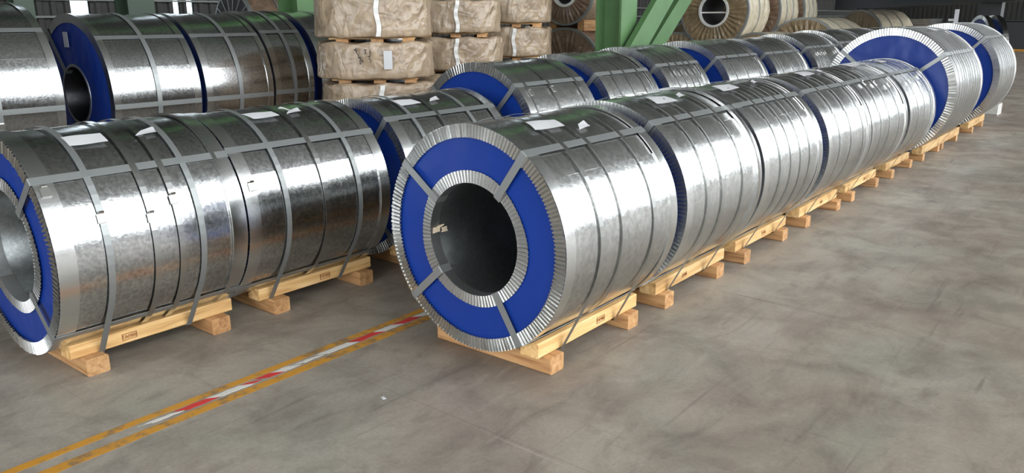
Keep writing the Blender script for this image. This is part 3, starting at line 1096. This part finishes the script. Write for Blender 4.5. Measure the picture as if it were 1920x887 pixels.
# beside the green column
wrapped_coil(-7.3, 10.4, 1.1, 0.68, 0.68, 'brown wrapped coil on the floor left of the green column', M['kraft_dark'], M['kraft_dark'])
for k, xx in enumerate((-7.56, -7.04)):
    b = MB()
    b.box(-0.06, 0.06, -0.5, 0.5, 0, 0.17, 0.01)
    o = b.build('timber_chock', M['wood_dull'], None, label='timber chock wedged under the %s side of the upper brown coil beside the column' % ('left', 'right')[k], category='chock', group='timber chocks between wrapped coils')
    o.location = (xx, 10.95, 1.308)
wrapped_coil(-7.3, 10.4, 1.1, 0.5, 1.90, 'brown wrapped coil in the upper tier left of the green column', M['kraft'], M['kraft_dark'], bands=1)
# behind the dark back row
for k, xx in enumerate((-11.2, -10.04)):
    wrapped_coil(xx, 6.75, 1.5, 0.575, 0.575, 'brown wrapped coil %s below the spoked one behind the back left row' % ('farther' if k == 0 else 'nearer'), M['kraft_dark'], M['kraft_dark'])
wrapped_coil(-10.62, 6.75, 1.5, 0.46, 1.435, 'brown wrapped coil with pale spoke straps above the back left row', M['kraft_dark'], M['dark'], 0.12, rib=16, bands=2)


# ------------------------------------------------------------------ green steelwork
def hcol(x, y, w, d, h, mat, label):
    root = thing('steel_column', (x, y, 0), label, 'column', 'green steel columns of the hall')
    b = MB()
    b.box(-w / 2, -w / 2 + 0.03, -d / 2, d / 2, 0, h)
    b.box(w / 2 - 0.03, w / 2, -d / 2, d / 2, 0, h)
    b.build('flange', mat, root)
    b = MB()
    b.box(-w / 2 + 0.03, w / 2 - 0.03, -0.02, 0.02, 0, h)
    b.build('web', mat, root)
    b = MB()
    b.box(-w / 2 - 0.08, w / 2 + 0.08, -d / 2 - 0.08, d / 2 + 0.08, 0, 0.03)
    b.build('base_plate', mat, root)
    return root


hcol(-5.84, 9.52, 0.40, 0.40, 11.0, M['green'], 'bright green steel column beside the diagonal braces')
hcol(-9.88, 4.95, 0.33, 0.33, 11.0, M['green_dark'], 'dark green steel column behind the open blue faced coil')
hcol(-9.84, 3.66, 0.2, 0.2, 11.0, M['green_dark'], 'dark green steel column at the far upper left corner')
hcol(-9.22, 6.92, 0.42, 0.45, 11.0, M['green'], 'green steel column just left of the brown stacks')
for k, (xa, ya, za, yb, zb, wd, lb) in enumerate(((-5.50, 9.29, 0.90, 12.75, 4.0, 0.32, 'green diagonal brace rising from the bright green column, nearer one'),
                                                   (-5.80, 10.26, 0.82, 14.2, 4.0, 0.27, 'green diagonal brace behind the nearer diagonal brace'))):
    b = MB()
    p0, p1 = Vector((xa, ya, za)), Vector((xa, yb, zb))
    d = (p1 - p0).normalized()
    nrm = Vector((1, 0, 0)).cross(d).normalized()
    b.bar(p0, p1, 0.02, wd, nrm)
    for sgn in (-1, 1):
        q = nrm * (sgn * (wd / 2 - 0.012)) + Vector((-0.04, 0, 0))
        b.bar(p0 + q, p1 + q, 0.08, 0.02, nrm)
    b.build('diagonal_brace', M['green'], None, label=lb, category='brace', group='green diagonal braces')

# ------------------------------------------------------------------ far right: trailer, plates, small ring coils
tr = thing('flatbed_trailer', (-5.5, 24.5, 0), 'long dark flatbed trailer across the top right background', 'trailer')
TD = Vector((8.9, -16.9, 0)).normalized()
TN = Vector((TD.y, -TD.x, 0))
c0 = Vector((-5.5, 24.5, 0))


def tp(s, w, z):
    p = TD * s + TN * w
    return (p.x, p.y, z)


b = MB()
b.bar(tp(-10, 0, 2.15), tp(9.5, 0, 2.15), 0.5, 0.74)
b.build('main_beam', M['dark'], tr)
b = MB()
b.bar(tp(-10, 0, 2.62), tp(9.5, 0, 2.62), 2.4, 0.2)
b.build('deck', M['dark'], tr)
for s in range(-9, 10, 2):
    b = MB()
    b.bar(tp(s, -1.15, 2.45), tp(s, 1.15, 2.45), 0.14, 0.16)
    b.build('cross_member', M['dark'], tr)
for s in (-6.0, 5.5):
    b = MB()
    b.bar(tp(s, 0.0, 0.0), tp(s, 0.0, 1.8), 0.4, 0.4, (1, 0, 0))
    b.bar(tp(s - 0.35, 0, 0.04), tp(s + 0.35, 0, 0.04), 0.5, 0.08)
    b.build('landing_leg', M['dark'], tr)

ps = thing('sheet_stack', (-5.75, 26.0, 0), 'stack of bright steel sheets on dark blocks far behind the second row', 'stack')
for u in (-0.5, 0.5):
    b = MB()
    b.box(-0.4, 0.4, u - 0.1, u + 0.1, 0, 1.20)
    b.build('support_block', M['dark'], ps)
for k in range(5):
    b = MB()
    a = 0.02 * math.sin(k * 2.1)
    b.box(-0.5 + a, 0.5 + a, -0.75 + a, 0.75 + a, 1.20 + k * 0.05, 1.20 + k * 0.05 + 0.042)
    b.build('steel_sheet', M['steel'], ps)

for k, (xx, yy, lb) in enumerate(((-2.63, 16.55, 'left one of two narrow blue faced rings standing behind the last coil'), (-2.45, 16.61, 'right one of two narrow blue faced rings standing behind the last coil'))):
    R = 0.68
    rt = thing('ring_coil', (xx, yy, 0), lb, 'ring', 'narrow blue faced rings behind the last coil', -1.08)
    stn = MB()
    stn.box(-0.35, 0.35, 0.0, 0.08, 0, 0.165)
    stn.build('stand', M['wood_dull'], rt)
    zc = 0.155 + R
    b = MB()
    b.lathe([(0.22, 0), (R, 0), (R, 0.08), (0.22, 0.08)], 64, zc, False, True)
    b.build('body', M['steel'], rt)
    b = MB()
    b.lathe([(0.26, -0.004), (R - 0.06, -0.004)], 64, zc, False)
    b.build('face_cover', M['blue'], rt)
    b = MB()
    pleat_ring(b, R - 0.06, R + 0.003, 90, 0.012, zc, 0, -1)
    b.build('edge_ring', M['edge'], rt)

b = MB()
b.box(-0.03, 0.03, -0.03, 0.03, 0, 1.62)
b.box(-0.05, 0.05, -0.05, 0.05, 0, 0.02)
b.box(-0.12, 0.0, -0.02, 0.02, 1.42, 1.46)
o = b.build('marker_post', M['paper'], None, label='thin white marker post behind the far coils of the right row', category='post')
o.location = (-2.96, 16.25, 0)
bx_ = thing('machine_cabinet', (-4.3, 42.8, 0), 'dark machine cabinet at the far right behind the last coil', 'cabinet')
b = MB()
b.box(-1.6, 1.6, -0.6, 0.6, 0, 1.30, 0.05)
b.build('housing', M['dark'], bx_)
b = MB()
b.box(-1.64, 1.64, -0.64, 0.64, 1.30, 1.34)
b.build('lid', M['dark'], bx_)
b = MB()
b.box(-1.64, 1.64, -0.68, -0.61, 0.0, 0.10)
b.build('kick_plate', M['yellow'], bx_)

# ------------------------------------------------------------------ floor marking
yl = thing('floor_marking', (-2.81, 0, 0), 'worn yellow double line with red and white hazard tape between, crossing the lower left floor', 'marking')


def strip(nm, x0, x1, y0, y1, z, mat, skew=0.0, jag=0.0, n=40, parent=yl):
    s = MB()
    vs = []
    for i in range(n + 1):
        u = i / n
        yy = y0 + (y1 - y0) * u
        a = x0 + jag * (hsh(i, y0, x0) - 0.5)
        c = x1 + jag * (hsh(i, x1, y1) - 0.5)
        vs += [(a + 2.81, yy, 0.0003), (c + 2.81, yy + skew, 0.0003), (a + 2.81, yy, z), (c + 2.81, yy + skew, z)]
    fs = []
    for i in range(n):
        a = 4 * i
        fs += [(a + 2, a + 3, a + 7, a + 6), (a, a + 2, a + 6, a + 4), (a + 1, a + 5, a + 7, a + 3)]
    s.add(vs, fs)
    return s.build(nm, mat, parent)


strip('yellow_line', -2.874, -2.832, -0.5, 9.0, 0.0012, M['yellow'], 0, 0.004, 90)
strip('yellow_line', -2.772, -2.722, -0.5, 9.0, 0.0012, M['yellow'], 0, 0.004, 90)
segs = [(1.215, 1.345, 'white', 0.012), (1.36, 1.50, 'red', 0.026), (1.50, 1.655, 'white', 0.028), (1.655, 1.70, 'red', 0.016), (1.73, 1.81, 'red', 0.03), (1.81, 1.90, 'white', 0.028),
        (1.92, 2.03, 'white', 0.014), (2.05, 2.24, 'white', 0.028), (2.24, 2.40, 'red', 0.030), (2.40, 2.53, 'white', 0.03), (2.53, 2.66, 'red', 0.03), (2.66, 2.80, 'white', 0.03), (2.80, 2.93, 'red', 0.03),
        (2.93, 3.06, 'white', 0.03), (3.06, 3.19, 'red', 0.03), (3.19, 3.32, 'white', 0.03), (3.32, 3.45, 'red', 0.03)]
for (a, b_, c, w) in segs:
    strip('tape_piece', -2.802 - w / 2 - 0.006, -2.802 + w / 2, a, b_, 0.0016, M[c], 0.05, 0.006, 6)

b = MB()
b.add([(-0.012, -0.004, 0.0005), (0.008, -0.009, 0.0005), (0.013, 0.004, 0.0005), (-0.006, 0.008, 0.0005), (-0.011, -0.003, 0.003), (0.007, -0.008, 0.004), (0.012, 0.004, 0.003), (-0.005, 0.007, 0.005)],
      [(3, 2, 1, 0), (4, 5, 6, 7), (0, 1, 5, 4), (1, 2, 6, 5), (2, 3, 7, 6), (3, 0, 4, 7)])
o = b.build('paper_chip', M['paper'], None, label='tiny white paper chip on the bare floor in front of the nearest coil', category='litter')
o.location = (-2.254, 1.955, 0)
